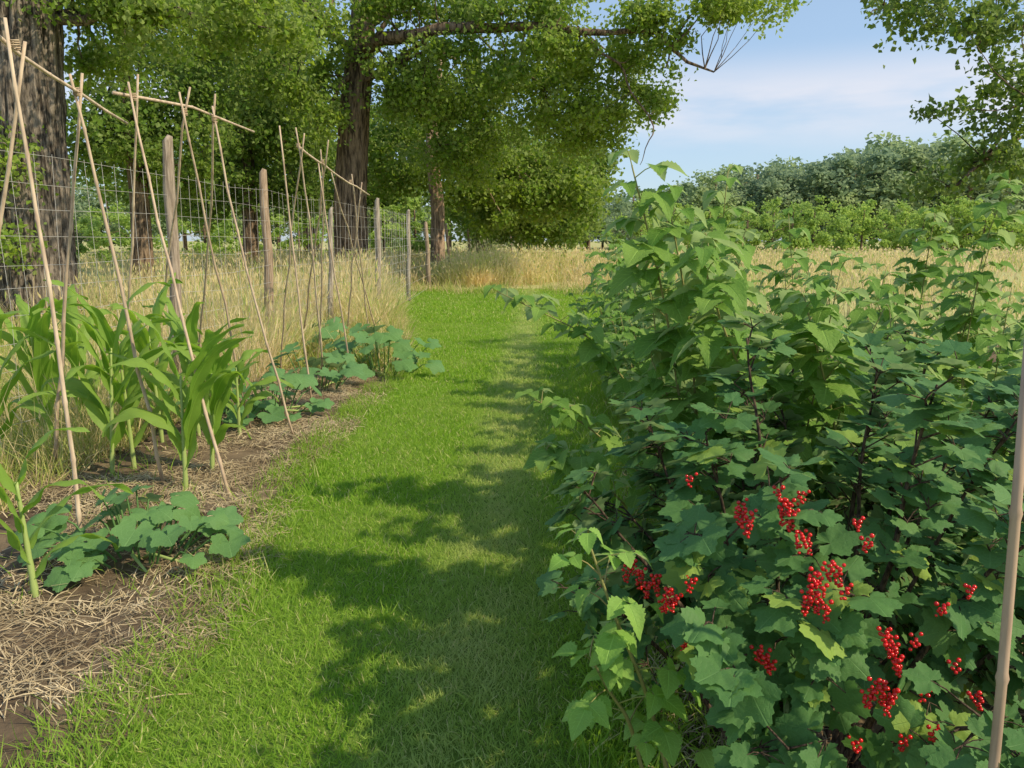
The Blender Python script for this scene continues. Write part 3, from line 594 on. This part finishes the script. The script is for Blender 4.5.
# ------------------------------------------------------------ currants
def currant(label,c,rad,nst,seed,berr=(),nsh=13,scale=1.,zmin=.22):
    r_=random.Random(seed); c=np.array(c); rad=np.array(rad); base=np.array([c[0],c[1],0.]); root=empty('currant_bush',base,label,'currant bush')
    f=MB(); clusters=[]
    for px,py,nb in berr:
        d=ray(px,py); o=(CP-c)/rad; dd=d/rad; A=dd@dd; B=2*o@dd; Cc=o@o-.84; disc=B*B-4*A*Cc
        if disc<0: t=-B/(2*A)
        else: t=(-B-math.sqrt(disc))/(2*A)
        clusters.append((CP+d*t,nb))
    LP=[];LD=[];LN=[];LS=[]
    for k in range(nst):
        u=(k+.5)/nst; ph=math.acos(1-1.35*u); az=k*2.39996+r_.uniform(-.3,.3)
        e=c+rad*np.array([math.sin(ph)*math.cos(az),math.sin(ph)*math.sin(az),math.cos(ph)])*r_.uniform(.82,1.08)
        br=r_.uniform(.05,.20); b=base+np.array([br*math.cos(az),br*math.sin(az),-.03]); m1=b+(e-b)*.35+np.array([0,0,.12]); m2=b+(e-b)*.7+np.array([0,0,.08])
        pts=np.array([b,m1,m2,e]); q=np.linspace(0,1,14); pp=np.stack([np.interp(q,np.linspace(0,1,4),pts[:,i]) for i in range(3)],1); pp[1:-1]+=np.array([[r_.gauss(0,.012) for _ in range(3)] for _ in range(12)])
        for _ in range(2): pp[1:-1]=(pp[:-2]+2*pp[1:-1]+pp[2:])/4
        s=MB(); s.tube(pp,np.linspace(r_.uniform(.007,.013),.0025,14),7)
        for j in range(nsh):
            t=.34+.66*(j+r_.random()*.7)/nsh; p=np.array([np.interp(t,q,pp[:,i]) for i in range(3)])
            sa=r_.uniform(0,6.28); out=nrm((p-c)/rad**2); sh=nrm(out*.7+np.array([math.cos(sa),math.sin(sa),r_.uniform(-.2,.7)])); ep=p+sh*r_.uniform(.03,.10)
            s.tube([p,(p+ep)/2,ep],[.003,.0025,.002],4,False)
            for l in range(r_.randint(4,6)):
                aa=r_.uniform(0,6.28); ld=nrm(out*.55+np.array([math.cos(aa),math.sin(aa),r_.uniform(-.5,.5)])*.9); lp=ep+ld*r_.uniform(.025,.06)
                zm=zmin+(.12 if lp[0]<c[0]+.12 else 0)
                if lp[2]<zm: continue
                N=out*r_.uniform(.3,1.)+np.array([0,0,r_.uniform(.5,1.1)])+np.array([r_.gauss(0,.35) for _ in range(3)])
                ok=True
                for cp,nb in clusters:
                    w=lp-cp; ax=nrm(CP-cp); tt=w@ax
                    if -.03<tt<.6 and np.linalg.norm(w-ax*tt)<(.023+.0009*nb): ok=False;break
                if not ok: continue
                s.tube([ep,(ep+lp)/2+(0,0,.004),lp],[.0016,.0014,.0012],4,False)
                LP.append(lp);LD.append(ld+np.array([0,0,-.4]));LN.append(N);LS.append(r_.uniform(.030,.060)*scale)
        s.build('stem',M['stem'],root,off=base)
    LP=np.array(LP);R,D,N=frame(np.array(LD),np.array(LN));LS=np.array(LS); kk=np.array([r_.randrange(4) for _ in LS])
    for i in range(4): q=kk==i; f.inst(CUR[i],LP[q],R[q],D[q],N[q],LS[q])
    f.build('foliage',M['curr'],root,off=base)
    for cp,nb in clusters:
        m=MB(); n=int(nb*1.7)+4; hl=.0026*n; ps=[]; bend=np.array([r_.uniform(-.4,.4),r_.uniform(-.3,.3),0])
        for i in range(n):
            t=i/max(1,n-1); a=i*2.4+r_.uniform(-.4,.4); rr=r_.uniform(.004,.0115)*(1.15-.7*t); ps.append(cp+np.array([0,0,hl*(.5-t)])+bend*hl*t*.7+np.array([rr*math.cos(a),rr*math.sin(a),r_.uniform(-.003,.003)]))
        ps=np.array(ps); I=np.tile(np.eye(3)[None],(n,1,1)); m.inst(ICO,ps,I[:,0],I[:,1],I[:,2],np.array([r_.uniform(.0035,.0048)*(1.05-.35*i/n) for i in range(n)]))
        m.build('berry_cluster',M['berry'],root,off=base)
B1=[(628,573,7),(640,580,9),(654,585,9),(668,599,9),(676,603,6),(686,645,7),(738,517,8),(750,522,9),(783,514,10),(792,521,8),(803,497,4),(799,541,8),(812,590,12),(821,600,11),(806,603,8),(836,575,8),(828,572,6),(764,661,8),(690,480,3),(884,640,8),(890,656,9),(881,695,10),(868,701,7),(868,545,5),(857,524,3),(968,592,4),(953,666,3),(924,695,4),(854,746,5),(893,699,7),(691,585,5),
 (632,568,6),(648,590,6),(661,604,6),(742,508,5),(746,530,5),(788,508,6),(806,545,6),(817,578,7),(824,612,7),(757,655,5),(770,668,5),(889,645,6),(897,666,6),(875,690,6),(888,706,6),(943,610,4),(915,642,4),(975,700,5),(935,735,5),(905,745,5),(846,592,4),(776,492,3)]
currant('large red currant bush laden with ripe berries in the right foreground',(.80,1.95,.66),(.66,.72,.56),32,3,B1,16,1.2,.28)
currant('second currant bush cut by the right edge, behind the bamboo stake',(1.95,2.35,.62),(.66,.7,.52),22,4,[(975,738,7),(1016,730,8),(1018,622,6),(1000,560,4)],13,1.2)
currant('currant bush between the berry laden bush and the raspberry row',(1.30,2.85,.66),(.62,.55,.52),18,5,(),12,1.2)
# stake
a=at(991,768,1.14); c=at(1022,430,1.16); d=c-a; bot=a-d*(a[2]/d[2])-d*.03; top=c+d*.25
o=np.array([bot[0],bot[1],0]); b=pole_mesh(bot,top,.0085,.0075,12,.1)
st=b.build('bamboo_stake',M['stake'],off=o); st.location=tuple(o); tag(st,'brown bamboo stake at the right edge in front of the currants','stake')
# ------------------------------------------------------------ light, world, camera
EL=math.radians(42); AZ=math.radians(114)   # azimuth from +Y towards +X
sv=Vector((math.sin(AZ)*math.cos(EL),math.cos(AZ)*math.cos(EL),math.sin(EL)))
sl=bpy.data.lights.new('sun','SUN'); sl.energy=5.0; sl.angle=math.radians(.8); sl.color=(1,.85,.59); so=bpy.data.objects.new('sun',sl); col.objects.link(so); so.rotation_euler=sv.to_track_quat('Z','Y').to_euler(); so.location=(20,0,20)
w=bpy.data.worlds.new('World'); scene.world=w; w.use_nodes=True; nt=w.node_tree; nt.nodes.clear()
out=nt.nodes.new('ShaderNodeOutputWorld'); bg=nt.nodes.new('ShaderNodeBackground'); bg.inputs[1].default_value=.15
sky=nt.nodes.new('ShaderNodeTexSky'); sky.sky_type='NISHITA'; sky.sun_disc=False; sky.sun_elevation=EL; sky.sun_rotation=AZ; sky.air_density=1.0; sky.dust_density=.8; sky.ozone_density=1.8
L=nt.links.new
def wmix(f,a,b):
    x=nt.nodes.new('ShaderNodeMix'); x.data_type='RGBA'
    for i,v in ((0,f),(6,a),(7,b)):
        if isinstance(v,bpy.types.NodeSocket): L(v,x.inputs[i])
        elif isinstance(v,tuple): x.inputs[i].default_value=(*v,1)
        else: x.inputs[i].default_value=v
    return x.outputs[2]
def wmap(v,a,b,c,d):
    x=nt.nodes.new('ShaderNodeMapRange'); x.interpolation_type='SMOOTHSTEP'; L(v,x.inputs[0])
    for i,q in enumerate((a,b,c,d)): x.inputs[1+i].default_value=q
    return x.outputs[0]
def wmath(op,a,b):
    x=nt.nodes.new('ShaderNodeMath'); x.operation=op
    for i,v in ((0,a),(1,b)):
        if isinstance(v,bpy.types.NodeSocket): L(v,x.inputs[i])
        else: x.inputs[i].default_value=v
    return x.outputs[0]
haze=wmix(.42,sky.outputs[0],(3.7,5.1,6.9))
tc=nt.nodes.new('ShaderNodeTexCoord'); mp=nt.nodes.new('ShaderNodeMapping'); mp.inputs['Scale'].default_value=(1.6,1.6,8); mp.inputs['Location'].default_value=(.3,0,.2)
nz=nt.nodes.new('ShaderNodeTexNoise'); nz.inputs['Scale'].default_value=1.8; nz.inputs['Detail'].default_value=5; nz.inputs['Roughness'].default_value=.5
L(tc.outputs['Generated'],mp.inputs[0]); L(mp.outputs[0],nz.inputs['Vector'])
sx=nt.nodes.new('ShaderNodeSeparateXYZ'); L(tc.outputs['Generated'],sx.inputs[0])
band=wmap(wmath('ABSOLUTE',wmath('SUBTRACT',sx.outputs[2],.155),0.),.0,.07,1.,0.)
cl=wmath('MULTIPLY',wmap(nz.outputs[0],.38,.62,0.,.75),band)
L(wmix(cl,haze,(6.1,5.9,6.2)),bg.inputs[0]); L(bg.outputs[0],out.inputs[0])
cam=bpy.data.cameras.new('camera'); cam.sensor_width=36; cam.lens=F/1024*36; cam.clip_end=3000; cam.clip_start=.02
co=bpy.data.objects.new('camera',cam); col.objects.link(co); co.location=(0,0,H); co.rotation_euler=(math.pi/2-PT,0,0); scene.camera=co
scene.view_settings.view_transform='Standard'; scene.view_settings.look='None'; scene.view_settings.exposure=0
